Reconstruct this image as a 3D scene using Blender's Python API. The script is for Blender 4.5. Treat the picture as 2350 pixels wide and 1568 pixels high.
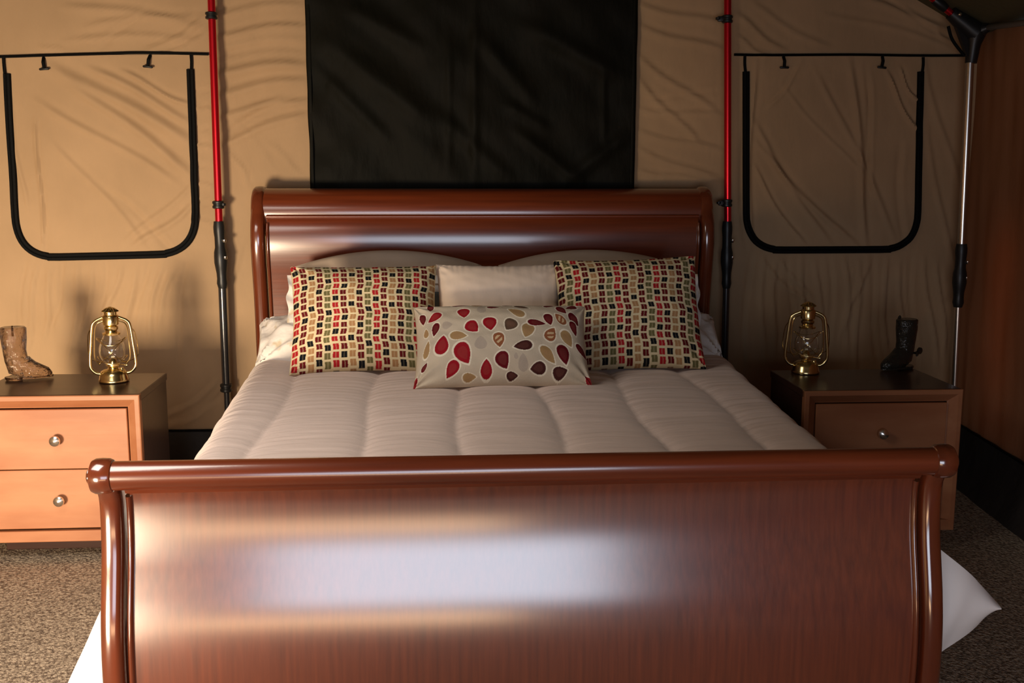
import bpy, bmesh, math
import numpy as np
from math import radians as RD, sin, cos, pi

for o in list(bpy.data.objects): bpy.data.objects.remove(o)
S = bpy.context.scene
COL = S.collection
rng = np.random.default_rng(7)

# ------------------------------------------------------------ camera
F, PITCH, YAW, ROLL = 2458.49, .1622, .0736, .0025
CAM = np.array([-.2353, -2.4786, 1.5121])
def cam_axes():
    cy, sy, cp, sp = cos(YAW), sin(YAW), cos(PITCH), sin(PITCH)
    f = np.array([sy*cp, cy*cp, -sp]); rt = np.array([cy, -sy, 0.]); up = np.cross(rt, f)
    cr, sr = cos(ROLL), sin(ROLL)
    return rt*cr+up*sr, up*cr-rt*sr, f
AX, BX, CX = cam_axes()
def at(px, py, axis, val):
    """point of the world seen at a pixel of the photograph, on the plane axis = val"""
    d = CX + AX*(px-1175)/F - BX*(py-784)/F
    return CAM + (val-CAM[axis])/d[axis]*d
cam_d = bpy.data.cameras.new('camera'); cam = bpy.data.objects.new('camera', cam_d); COL.objects.link(cam)
cam_d.sensor_width = 36; cam_d.lens = F*36/2350; cam_d.clip_start = .05
from mathutils import Matrix, Vector
M4 = Matrix(((AX[0], BX[0], -CX[0], CAM[0]), (AX[1], BX[1], -CX[1], CAM[1]), (AX[2], BX[2], -CX[2], CAM[2]), (0, 0, 0, 1)))
cam.matrix_world = M4
S.camera = cam

# ------------------------------------------------------------ light and exposure
vs = S.view_settings
vs.view_transform = 'Standard'; vs.look = 'None'; vs.gamma = 1; vs.use_curve_mapping = False; vs.exposure = 0
w = bpy.data.worlds.new('daylight'); S.world = w; w.use_nodes = True
w.node_tree.nodes['Background'].inputs[0].default_value = (.55, .72, 1.0, 1)
w.node_tree.nodes['Background'].inputs[1].default_value = .3
def area(name, loc, target, sx, sy, power, color, spread=180):
    l = bpy.data.lights.new(name, 'AREA'); l.shape = 'RECTANGLE'; l.size = sx; l.size_y = sy
    l.energy = power; l.color = color; l.spread = RD(spread)
    o = bpy.data.objects.new(name, l); COL.objects.link(o); o.location = loc
    o.rotation_euler = (Vector(target)-Vector(loc)).to_track_quat('-Z', 'Y').to_euler()
    return o
# daylight through the open tent door behind the camera: cool sky above, warm sunlit ground low on the left
area('door_sky_light', (-.22, -3.6, .98), (-.2, 0, .8), 2.0, .95, 39, (.80, .86, 1.0))
area('sunlit_carpet_light', (-2.2, -2.35, .36), (-2.1, 2.0, .5), .75, .7, 55, (1.0, .80, .56), 74)
area('sunlit_ground_light', (-.75, -3.65, .12), (-.75, 0, .5), 1.9, .24, 16, (1.0, .60, .32))
area('added_overhead_fill', (-1.6, -.4, 2.2), (-.9, .8, 0), 1.0, 1.0, 14, (1.0, .90, .80), 100)  # added fill lifting comforter and left carpet; the roof has no window

# sunlight falling on the outside of the canvas beyond the right wall
area('sun_on_canvas', (2.60, 2.12, .85), (2.2, 2.12, .8), .10, .8, .45, (1.0, .72, .42), 120)

# ------------------------------------------------------------ materials
def mat(name, col, rough=.6, metal=0., spec=.5, coat=0., bump=None, vary=None, attr=None, trans=0., ior=1.45, sheen=0., transl=None, crough=.12, cior=1.5):
    m = bpy.data.materials.new(name); m.use_nodes = True
    nt = m.node_tree; b = nt.nodes['Principled BSDF']; I = b.inputs
    I['Base Color'].default_value = (*col, 1); I['Roughness'].default_value = rough; I['Metallic'].default_value = metal
    I['Specular IOR Level'].default_value = spec; I['Coat Weight'].default_value = coat; I['Coat Roughness'].default_value = crough; I['Coat IOR'].default_value = cior
    I['Transmission Weight'].default_value = trans; I['IOR'].default_value = ior; I['Sheen Weight'].default_value = sheen
    tc = nt.nodes.new('ShaderNodeTexCoord')
    src = None
    if attr:
        a = nt.nodes.new('ShaderNodeVertexColor'); a.layer_name = attr; src = a.outputs['Color']
    if vary:                                           # (second colour, scale xyz, detail, ramp lo, ramp hi)
        c2, sc, det, lo, hi = vary
        mp = nt.nodes.new('ShaderNodeMapping'); mp.inputs['Scale'].default_value = sc
        nz = nt.nodes.new('ShaderNodeTexNoise'); nz.inputs['Scale'].default_value = 1; nz.inputs['Detail'].default_value = det
        mr = nt.nodes.new('ShaderNodeMapRange'); mr.inputs[1].default_value = lo; mr.inputs[2].default_value = hi
        mx = nt.nodes.new('ShaderNodeMix'); mx.data_type = 'RGBA'
        nt.links.new(tc.outputs['Object'], mp.inputs[0]); nt.links.new(mp.outputs[0], nz.inputs['Vector'])
        nt.links.new(nz.outputs['Fac'], mr.inputs[0]); nt.links.new(mr.outputs[0], mx.inputs[0])
        mx.inputs[6].default_value = (*col, 1); mx.inputs[7].default_value = (*c2, 1)
        src = mx.outputs[2]
    if src: nt.links.new(src, I['Base Color'])
    if bump:                                           # list of (scale xyz, detail, distance)
        prev = None
        for sc, det, dist in bump:
            mp = nt.nodes.new('ShaderNodeMapping'); mp.inputs['Scale'].default_value = sc
            nz = nt.nodes.new('ShaderNodeTexNoise'); nz.inputs['Scale'].default_value = 1; nz.inputs['Detail'].default_value = det
            bp = nt.nodes.new('ShaderNodeBump'); bp.inputs['Distance'].default_value = dist
            nt.links.new(tc.outputs['Object'], mp.inputs[0]); nt.links.new(mp.outputs[0], nz.inputs['Vector'])
            nt.links.new(nz.outputs['Fac'], bp.inputs['Height'])
            if prev: nt.links.new(prev.outputs[0], bp.inputs['Normal'])
            prev = bp
        nt.links.new(prev.outputs[0], I['Normal'])
    if transl:
        t = nt.nodes.new('ShaderNodeBsdfTranslucent'); t.inputs[0].default_value = (*transl[0], 1)
        ms = nt.nodes.new('ShaderNodeMixShader'); ms.inputs[0].default_value = transl[1]
        out = nt.nodes['Material Output']
        nt.links.new(b.outputs[0], ms.inputs[1]); nt.links.new(t.outputs[0], ms.inputs[2]); nt.links.new(ms.outputs[0], out.inputs[0])
    return m
WOOD, WOOD2 = (.19, .036, .010), (.075, .013, .005)
wood_v = mat('mahogany_upright_grain', WOOD, .45, spec=.4, coat=1.0, crough=.21, cior=2.05, vary=(WOOD2, (75, 75, 3.5), 5, .3, .95), bump=[((90, 90, 4), 3, .0004)])
wood_h = mat('mahogany_level_grain', WOOD, .3, coat=.8, crough=.16, cior=1.7, vary=(WOOD2, (2.0, 40, 40), 6, .3, .9), bump=[((4, 90, 90), 3, .0002)])
wood_post = mat('mahogany_post', (.17, .036, .012), .2, coat=.9, cior=1.7, vary=(WOOD2, (20, 20, 2), 5, .3, .8))
wood_stand = mat('cherry_nightstand', (.38, .165, .078), .45, spec=.35, coat=.12, vary=((.29, .105, .045), (1.8, 8, 6), 6, .38, .62), bump=[((4, 60, 60), 3, .0003)])
wood_top = mat('dark_nightstand_top', (.045, .020, .014), .28, spec=.35, coat=.15, vary=((.03, .012, .009), (3, 30, 30), 5, .3, .7))
TAN, TAN2 = (.44, .29, .165), (.38, .25, .14)
fabric_bump = [((9, 9, 5), 3, .004), ((34, 34, 16), 2, .0015), ((700, 700, 700), 1, .0002)]
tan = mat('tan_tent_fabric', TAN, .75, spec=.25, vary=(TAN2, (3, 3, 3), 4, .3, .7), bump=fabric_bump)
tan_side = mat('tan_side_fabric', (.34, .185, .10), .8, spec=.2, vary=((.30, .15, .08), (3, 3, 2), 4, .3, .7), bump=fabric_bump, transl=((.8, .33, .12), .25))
olive = mat('olive_roof_fabric', (.10, .085, .045), .8, spec=.2, bump=fabric_bump)
dark_cloth = mat('dark_olive_cloth', (.004, .004, .0022), .6, spec=.10, vary=((.007, .006, .0035), (5, 5, 5), 4, .3, .7), bump=[((22, 22, 9), 3, .004), ((600, 600, 600), 1, .0003)])
tub = mat('dark_groundsheet', (.034, .029, .026), .6, spec=.3, bump=[((8, 8, 8), 4, .012)])
carpet_m = mat('beige_carpet', (.55, .44, .32), .95, spec=.1, vary=((.22, .165, .12), (100, 70, 100), 3, .42, .62), bump=[((120, 80, 120), 3, .016)])
comf_m = mat('beige_comforter', (.72, .585, .52), .8, spec=.2, sheen=.2, bump=[((5, 26, 26), 3, .007), ((400, 400, 400), 1, .0003)])
lining_m = mat('white_lining', (.92, .89, .87), .8, spec=.2, bump=[((6, 6, 6), 3, .006)])
white_m = mat('white_pillowcase', (.78, .73, .68), .8, spec=.2, vary=((.62, .52, .38), (16, 16, 16), 3, .58, .68), bump=[((14, 14, 14), 3, .01)])
sham_m = mat('beige_sham', (.50, .40, .32), .8, spec=.2, bump=[((9, 9, 9), 3, .006)])
small_m = mat('cream_small_pillow', (.80, .65, .52), .7, spec=.3, sheen=.2, bump=[((16, 16, 9), 3, .004)])
blue_m = mat('pale_blue_pillow', (.25, .36, .46), .8, spec=.2)
mattress_m = mat('mattress_ticking', (.7, .68, .63), .8)
print_m = mat('woven_print', (1, 1, 1), .85, spec=.15, attr='print', bump=[((300, 300, 300), 2, .0012)])
leafprint_m = mat('leaf_print', (1, 1, 1), .8, spec=.2, attr='print', bump=[((220, 220, 220), 2, .0008), ((14, 14, 14), 2, .004)])
black_m = mat('black_plastic', (.012, .012, .012), .4)
black_tube = mat('black_painted_tube', (.02, .02, .022), .22, spec=.7, coat=.5)
tape_m = mat('black_zip_tape', (.004, .004, .004), .7, spec=.12, bump=[((300, 300, 300), 1, .001)])
red_m = mat('red_anodised_tube', (.62, .012, .022), .28, metal=.75)
silver_m = mat('brushed_steel_tube', (.75, .73, .70), .25, metal=1)
brass_m = mat('polished_brass', (.72, .56, .27), .2, metal=1)
chrome_m = mat('satin_nickel', (.85, .83, .78), .22, metal=1)
glass_m = mat('lamp_glass', (1, 1, 1), .02, trans=1)
bootglass_m = mat('clear_boot_glass', (.50, .40, .33), .06, trans=1.0, ior=1.33, bump=[((45, 45, 45), 3, .012)])
shadeglass_m = mat('shade_tinted_boot_glass', (.05, .045, .035), .15, trans=.6, ior=1.35, bump=[((45, 45, 45), 3, .01)])  # boot glass tinted dark, putting the dim backlight into its colour
sand_m = mat('dry_ground', (.45, .34, .22), .95, vary=((.33, .25, .16), (2, 2, 2), 5, .3, .7))
wick_m = mat('cotton_wick', (.7, .65, .5), .9)

# ------------------------------------------------------------ mesh helpers
def tag(o, label=None, cat=None, group=None, kind=None):
    if label: o['label'] = label
    if cat: o['category'] = cat
    if group: o['group'] = group
    if kind: o['kind'] = kind
    return o
def thing(name, loc, label, cat, group=None, rz=0):
    o = bpy.data.objects.new(name, None); COL.objects.link(o); o.location = loc; o.rotation_euler = (0, 0, rz)
    o.empty_display_size = .1
    return tag(o, label, cat, group)
def mk(name, V, Fc, m, parent=None, smooth=True, off=None, colors=None, label=None):
    """one mesh object; world-space verts when off is given (off = origin of the thing it belongs to)"""
    V = np.asarray(V, float)
    me = bpy.data.meshes.new(name)
    base = np.zeros(3)
    if parent is None:
        lo, hi = V.min(0), V.max(0); base = np.array([(lo[0]+hi[0])/2, (lo[1]+hi[1])/2, lo[2]])
    if off is not None: V = V - np.asarray(off)
    V = V - base
    me.from_pydata(V.tolist(), [], [tuple(map(int, f)) for f in Fc])
    if smooth: me.polygons.foreach_set('use_smooth', [True]*len(me.polygons))
    if colors is not None:
        ca = me.color_attributes.new('print', 'FLOAT_COLOR', 'POINT')
        ca.data.foreach_set('color', np.asarray(colors, 'f').ravel())
    me.materials.append(m); me.update()
    bm = bmesh.new(); bm.from_mesh(me); bmesh.ops.recalc_face_normals(bm, faces=bm.faces); bm.to_mesh(me); bm.free()
    if smooth and len(me.polygons) < 30000: me.set_sharp_from_angle(angle=RD(38))
    o = bpy.data.objects.new(name, me); COL.objects.link(o)
    o.location = base
    if parent: o.parent = parent
    if label: o['label'] = label
    return o
def struct(name, V, Fc, m, smooth=True, parent=None):
    o = mk(name, V, Fc, m, parent, smooth)
    if parent is None: o['kind'] = 'structure'
    return o
def join(*ms):
    V, Fc, n = [], [], 0
    for v, f in ms:
        V.append(np.asarray(v, float)); Fc += [tuple(i+n for i in q) for q in f]; n += len(v)
    return np.vstack(V), Fc
def box(x0, x1, y0, y1, z0, z1, bev=.003, seg=2):
    bm = bmesh.new(); bmesh.ops.create_cube(bm, size=1)
    for v in bm.verts: v.co = ((x0+x1)/2+v.co.x*(x1-x0), (y0+y1)/2+v.co.y*(y1-y0), (z0+z1)/2+v.co.z*(z1-z0))
    if bev: bmesh.ops.bevel(bm, geom=list(bm.edges), offset=bev, segments=seg, affect='EDGES', profile=.5)
    bm.verts.index_update()
    V = np.array([v.co[:] for v in bm.verts]); Fc = [tuple(v.index for v in f.verts) for f in bm.faces]; bm.free()
    return V, Fc
def grid(nu, nv, fn):
    """quads over fn(U, V) with U, V in 0..1 (arrays)"""
    u, v = np.meshgrid(np.linspace(0, 1, nu), np.linspace(0, 1, nv)); P = fn(u.ravel(), v.ravel())
    Fc = [(j*nu+i, j*nu+i+1, (j+1)*nu+i+1, (j+1)*nu+i) for j in range(nv-1) for i in range(nu-1)]
    return P, Fc
def thick(P, Fc, nu, nv, d):
    """close a grid sheet into a slab by the offset vector d"""
    n = len(P); P2 = P + np.asarray(d)
    F2 = list(Fc) + [tuple(i+n for i in q[::-1]) for q in Fc]
    ring = [i for i in range(nu)] + [(j*nu+nu-1) for j in range(1, nv)] + [((nv-1)*nu+i) for i in range(nu-2, -1, -1)] + [(j*nu) for j in range(nv-2, 0, -1)]
    for a, b in zip(ring, ring[1:]+ring[:1]): F2.append((a, a+n, b+n, b))
    return np.vstack([P, P2]), F2
def tube(pts, r, seg=12, cap=True, closed=False):
    pts = np.asarray(pts, float); n = len(pts); r = np.ones(n)*r if np.isscalar(r) else np.asarray(r)
    T = np.zeros_like(pts)
    T[1:-1] = pts[2:]-pts[:-2]; T[0] = pts[1]-pts[0]; T[-1] = pts[-1]-pts[-2]
    T /= np.linalg.norm(T, axis=1)[:, None]+1e-12
    ref = np.array([0, 0, 1.]) if abs(T[0][2]) < .9 else np.array([0, 1., 0])
    N = np.cross(T[0], ref); N /= np.linalg.norm(N)
    V = []
    for i in range(n):
        N = N - T[i]*(N@T[i]); N /= np.linalg.norm(N); B = np.cross(T[i], N)
        for k in range(seg):
            a = 2*pi*k/seg; V.append(pts[i]+r[i]*(cos(a)*N+sin(a)*B))
    Fc = [(i*seg+k, i*seg+(k+1) % seg, (i+1)*seg+(k+1) % seg, (i+1)*seg+k) for i in range(n-1) for k in range(seg)]
    if cap: Fc += [tuple(range(seg))[::-1], tuple((n-1)*seg+k for k in range(seg))]
    return np.array(V), Fc
def smooth_path(P, n=24):
    """Catmull-Rom through the points"""
    P = np.asarray(P, float); Q = np.vstack([2*P[0]-P[1], P, 2*P[-1]-P[-2]]); out = []
    m = len(P)-1
    for i in range(m):
        k = max(2, n//m)
        for t in np.linspace(0, 1, k, endpoint=False):
            a, b, c, d = Q[i:i+4]
            out.append(.5*((2*b)+(-a+c)*t+(2*a-5*b+4*c-d)*t*t+(-a+3*b-3*c+d)*t**3))
    out.append(P[-1]); return np.array(out)
def lathe(prof, seg=32, c=(0, 0, 0), cap=True, axis='z'):
    V, n = [], len(prof)
    for r, z in prof:
        for k in range(seg):
            a = 2*pi*k/seg; p = (r*cos(a), r*sin(a), z)
            if axis == 'y': p = (r*cos(a), z, r*sin(a))
            if axis == 'x': p = (z, r*cos(a), r*sin(a))
            V.append((p[0]+c[0], p[1]+c[1], p[2]+c[2]))
    Fc = [(i*seg+k, i*seg+(k+1) % seg, (i+1)*seg+(k+1) % seg, (i+1)*seg+k) for i in range(n-1) for k in range(seg)]
    if cap: Fc += [tuple(range(seg))[::-1], tuple((n-1)*seg+k for k in range(seg))]
    return np.array(V), Fc
def sweep_yz(path, section):
    """sweep a closed section (x, n) along a path in the y-z plane; n is measured along the path's normal"""
    path = np.asarray(path, float); sec = np.asarray(section, float); n, m = len(path), len(sec)
    T = np.gradient(path, axis=0); T /= np.linalg.norm(T, axis=1)[:, None]
    V = []
    for p, t in zip(path, T):
        nn = np.array([-t[1], t[0]])
        for x, d in sec: V.append((x, p[0]+nn[0]*d, p[1]+nn[1]*d))
    Fc = [(i*m+k, i*m+(k+1) % m, (i+1)*m+(k+1) % m, (i+1)*m+k) for i in range(n-1) for k in range(m)]
    Fc += [tuple(range(m))[::-1], tuple((n-1)*m+k for k in range(m))]
    return np.array(V), Fc
def round_sec(x0, x1, d0, d1, k=10, p=2.6):
    """super-ellipse section"""
    cx, cd, a, b = (x0+x1)/2, (d0+d1)/2, (x1-x0)/2, (d1-d0)/2
    return [(cx+a*np.sign(cos(t))*abs(cos(t))**(2/p), cd+b*np.sign(sin(t))*abs(sin(t))**(2/p)) for t in np.linspace(0, 2*pi, k*4, endpoint=False)]
def rect_sec(x0, x1, d0, d1, nx=1):
    xs = np.linspace(x0, x1, nx+1); return [(x, d0) for x in xs]+[(x, d1) for x in xs[::-1]]
_ph = rng.uniform(0, 2*pi, 40); _dr = rng.uniform(0, pi, 40)
def wob(x, y, f=1., n=9, s=0):
    """smooth band-limited noise, about -1..1"""
    o = np.zeros_like(np.asarray(x, float))
    for i in range(n):
        k = f*(1+.55*i/ n*2); a = _dr[(i+s) % 40]; o += np.sin(k*(x*cos(a)+y*sin(a))*2*pi+_ph[(i*3+s) % 40])
    return o/n*1.6

# ------------------------------------------------------------ tent: folds in the cloth are real relief
WY = 2.6                                              # plane of the back wall
def px2(px, py, y=WY):
    p = at(px, py, 1, y); return p[0], p[2]
FOLDS = []
def fold(x0, y0, x1, y1, wpx, amp):
    a, b = px2(x0, y0), px2(x1, y1); FOLDS.append((*a, *b, wpx/490, amp))
def fan(src, dsts, wpx, amp):
    for i, (x, y) in enumerate(dsts): fold(*src, x, y, wpx*(.8+.4*((i*7) % 5)/5), amp*(.7+.6*((i*3) % 4)/4)*(1 if i % 4 else -.7))
# window 1 (left): long diagonals
for a in [(120, 150, 440, 330, 26, .008), (160, 190, 440, 400, 22, .007), (210, 160, 440, 280, 18, .006), (90, 230, 400, 420, 16, .004), (280, 170, 440, 240, 12, .005),
          (250, 440, 430, 600, 16, -.003), (130, 330, 330, 560, 14, .003), (310, 570, 440, 470, 14, .005), (290, 560, 440, 420, 12, .003), (88, 270, 96, 570, 8, .004), (30, 250, 60, 480, 10, .003)]: fold(*a)
# above window 1 and beside the left pole
for a in [(150, 10, 470, 60, 16, .005), (200, 60, 470, 30, 12, .004), (340, 120, 470, 45, 12, .005), (160, 88, 460, 88, 12, .004), (370, 125, 480, 80, 10, .004), (90, 100, 150, 125, 10, .003), (240, 110, 330, 20, 10, -.003)]: fold(*a)
for k in range(8): fold(448, 200+k*42, 486, 215+k*44, 8, .006*(1 if k % 2 else -.6))
for a in [(495, 82, 705, 60, 14, .008), (495, 120, 705, 108, 18, -.006), (495, 165, 705, 150, 20, .009), (500, 215, 705, 185, 20, .008), (500, 265, 705, 230, 16, .008), (505, 330, 705, 262, 16, .008),
          (510, 300, 700, 215, 12, -.006), (500, 30, 700, 10, 14, .005), (530, 350, 575, 430, 7, .006), (510, 240, 640, 400, 8, .002), (610, 330, 700, 400, 10, .003), (560, 560, 500, 700, 8, .003)]: fold(*a)
# below window 1: hanging ripples
for k in range(13): fold(60+k*31, 600+8*(k % 3), 40+k*30-10*(k % 2), 840-30*(k % 4), 9, .006*(1 if k % 3 else -.8))
for a in [(380, 985, 490, 930, 10, .006), (380, 960, 500, 880, 10, .006), (400, 980, 520, 900, 8, -.004), (380, 620, 520, 840, 9, .002)]: fold(*a)
# between dark panel and right pole
for a in [(1465, 60, 1655, 120, 16, .007), (1465, 10, 1655, 60, 16, .006), (1465, 130, 1640, 260, 14, .006), (1465, 180, 1600, 330, 14, .006), (1465, 250, 1655, 270, 12, .005), (1465, 300, 1655, 350, 12, .006),
          (1465, 340, 1655, 420, 12, .006), (1465, 390, 1600, 415, 12, .006), (1470, 220, 1650, 215, 10, -.004)]: fold(*a)
# above window 2
for a in [(1690, 40, 1800, 115, 14, .007), (1690, 90, 1760, 125, 10, .006), (1720, 10, 1900, 110, 14, .004), (1990, 5, 2170, 60, 16, .007), (2020, 0, 2190, 85, 10, -.005), (1900, 30, 2180, 105, 12, .003), (2150, 60, 2190, 115, 8, .005)]: fold(*a)
# window 2: diagonals falling to the right, upright creases
for a in [(1730, 290, 1900, 560, 14, .005), (1740, 340, 1960, 565, 14, .006), (1730, 390, 1840, 560, 10, .005), (1950, 150, 1990, 560, 16, .007), (1985, 170, 2000, 450, 12, -.005), (2030, 170, 2105, 300, 10, .007),
          (2060, 160, 2110, 240, 8, .006), (1760, 250, 1840, 150, 10, .004), (1880, 170, 2050, 540, 14, .004), (1730, 150, 1720, 560, 10, .004), (2060, 330, 2070, 560, 16, -.004), (1800, 200, 1990, 420, 10, .002)]: fold(*a)
# below window 2: ripples
for k in range(15): fold(1720+k*31, 590+6*(k % 3), 1705+k*33+14*(k % 2), 860-22*(k % 4), 9, .007*(1 if k % 3 else -.8))
for a in [(1750, 600, 1850, 700, 10, .007), (1790, 590, 1860, 690, 8, .006), (1990, 600, 1930, 780, 9, .006), (2120, 140, 2195, 420, 14, .004), (2130, 300, 2200, 700, 12, .005), (1690, 250, 1700, 560, 10, .004), (1640, 560, 1650, 800, 9, .005)]: fold(*a)
FA = np.array(FOLDS)
def folds_at(x, z, gain=1.):
    h = np.zeros_like(x)
    for ax, az, bx, bz, wd, am in FA:
        dx, dz = bx-ax, bz-az; L = math.hypot(dx, dz)+1e-9
        t = ((x-ax)*dx+(z-az)*dz)/L/L; n = ((x-ax)*-dz+(z-az)*dx)/L
        n = n + .012*np.sin(t*5+ax*9)
        e = np.clip(np.minimum(t+.12, 1.12-t)/.3, 0, 1); e = e*e*(3-2*e)
        q = n/(wd*.5); h += am*e*(np.exp(-q*q) - .45*np.exp(-((q-1.5)/1.1)**2))
    return h*gain
def cloth_relief(x, z):
    return folds_at(x, z, 1.9) + .006*wob(x, z, .5, s=3) + .0022*wob(x, z, 2.2, s=11) + .0008*wob(x*1.2, z*.6, 7, s=20)
XL, XR, EAVE = -2.62, 2.355, 2.13
def gable(x): return np.minimum(EAVE+.52*(XR+.02-x), EAVE+.52*(x-XL+.02))
nu, nv = 420, 190
def wallfn(u, v):
    x = XL+(XR+.06-XL)*u; z = .262+(gable(x)-.262)*v
    return np.stack([x, WY-cloth_relief(x, z), z], 1)
P, Fc = grid(nu, nv, wallfn); P, Fc = thick(P, Fc, nu, nv, (0, .02, 0))
struct('wall_back', P, Fc, tan)
# dark tub skirt under the cloth walls, with its seam
def skirtfn(u, v):
    x = XL+(XR-XL)*u; z = .0+.268*v
    return np.stack([x, WY-.006-.012*np.sin(v*pi)*(1+.5*wob(x, z, 1.5))-.05*(1-v)**2, z], 1)
P, Fc = grid(160, 10, skirtfn); P, Fc = thick(P, Fc, 160, 10, (0, .06, 0))
struct('baseboard_back', P, Fc, tub)
sp = [(x, WY-.012, .268+.003*sin(x*6)) for x in np.linspace(XL, XR-.02, 60)]
struct('trim_1', *tube(sp, .005, 6), tape_m)
# right wall: comes forward at a slight inward slant
RWX = lambda y: XR-.10*(WY-y)
def rwall(u, v):
    y = WY-6.9*u**1.6; x = RWX(y); z = .262+(EAVE-.262)*v
    return np.stack([x-.010*wob(y*1.0, z*.35, 1.6, s=5)-.006*wob(y, z*.2, 5, s=2), y, z], 1)
P, Fc = grid(160, 60, rwall); P, Fc = thick(P, Fc, 160, 60, (.02, 0, 0))
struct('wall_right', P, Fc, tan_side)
def rskirt(u, v):
    y = WY-6.9*u**1.4; x = RWX(y)-.01-.10*(1-v)**2; z = .268*v
    return np.stack([x-.012*wob(y, z, 2), y, z], 1)
P, Fc = grid(120, 12, rskirt); P, Fc = thick(P, Fc, 120, 12, (.03, 0, 0))
struct('baseboard_right', P, Fc, tub)
struct('trim_2', *tube([(RWX(y)-.014, y, .268) for y in np.linspace(WY-.02, -1.5, 30)], .005, 6), tape_m)
# left wall, roof, front wall with its open doorway
struct('wall_left', *box(XL-.03, XL, -4.3, WY, 0, EAVE+.02, 0), tan, False)
cxm = (XL+XR)/2
def roofhalf(side):
    def f(u, v):
        x = cxm+side*((XR-XL)/2+.05)*u; y = WY+.08-7.0*v
        return np.stack([x, y, gable(x)-.012+.006*wob(x, y, 1.2)], 1)
    P, Fc = grid(30, 40, f); return thick(P, Fc, 30, 40, (0, 0, .02))
struct('ceiling', *join(roofhalf(1), roofhalf(-1)), olive)
YF = -3.75
front = join(box(XL, -1.25, YF-.02, YF, 1.55, EAVE, 0), box(XL, -2.55, YF-.02, YF, 0, 1.55, 0), box(.9, XR, YF-.02, YF, 0, EAVE, 0), box(-1.25, .9, YF-.02, YF, 1.95, EAVE, 0),
             ([(XL, YF, EAVE), (XR, YF, EAVE), (cxm, YF, EAVE+.52*(XR-XL)/2)], [(0, 1, 2)]))
struct('wall_front', *front, tan, False)
struct('floor', *box(XL, XR+.0, YF, WY+.02, -.03, 0, 0), tub, False)
tag(mk('ground', *box(-14, 14, -22, YF-.02, -.08, -.03, 0), sand_m, None, False), kind='structure')

# carpet, edge stops short of the right wall
ca, cb = at(2180, 1090, 2, .01), at(2350, 1230, 2, .01)
def carpetfn(u, v):
    y = 2.50-6.4*v; xr = ca[0]+(cb[0]-ca[0])*(y-ca[1])/(cb[1]-ca[1]); x = -2.55+(xr+2.55)*u
    return np.stack([x, y, .012+.0015*wob(x, y, 3)], 1)
P, Fc = grid(90, 90, carpetfn); P, Fc = thick(P, Fc, 90, 90, (0, 0, -.011))
tag(mk('carpet', P, Fc, carpet_m), 'speckled beige cut-pile carpet laid over the tent floor under the bed', 'carpet')

# ------------------------------------------------------------ windows with rolled-down flaps, zips and toggles
def tape_path(pts, half, y=WY-.009, lift=.010, n=60):
    """flat black tape following pixel points on the wall"""
    W = np.array([px2(*p) for p in pts]); W = smooth_path(W, n)
    T = np.gradient(W, axis=0); T /= np.linalg.norm(T, axis=1)[:, None]; N = np.stack([-T[:, 1], T[:, 0]], 1)
    sec = [(-1, 0), (-.75, 1), (-.2, 1.15), (.0, .8), (.2, 1.15), (.75, 1), (1, 0), (0, -.3)]
    V = []
    h = cloth_relief(W[:, 0], W[:, 1])
    for (x, z), (nx, nz), hh in zip(W, N, h):
        for a, b in sec: V.append((x+nx*a*half, y-hh-b*lift, z+nz*a*half))
    m, n = len(sec), len(W)
    Fc = [(i*m+k, i*m+(k+1) % m, (i+1)*m+(k+1) % m, (i+1)*m+k) for i in range(n-1) for k in range(m)]
    Fc += [tuple(range(m))[::-1], tuple((n-1)*m+k for k in range(m))]
    return np.array(V), Fc
def corner_pts(pl, plb, prb, pr, r):
    """U shape with rounded lower corners: left top, left bottom corner, right bottom corner, right top (pixels)"""
    def arc(c, a, b):
        a, b, c = map(np.array, (a, b, c)); da = (a-c)/np.linalg.norm(a-c)*r; db = (b-c)/np.linalg.norm(b-c)*r
        return [tuple((1-t)**2*(c+da)+2*t*(1-t)*(c+.0*da)*1+t*t*(c+db)) for t in np.linspace(0, 1, 8)]
    L = [tuple(np.array(pl)+(np.array(plb)-np.array(pl))*t) for t in (0, .2, .4, .6)]
    R_ = [tuple(np.array(prb)+(np.array(pr)-np.array(prb))*t) for t in (.4, .6, .8, 1)]
    return L+arc(plb, pl, prb)+arc(prb, plb, pr)+R_
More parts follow.
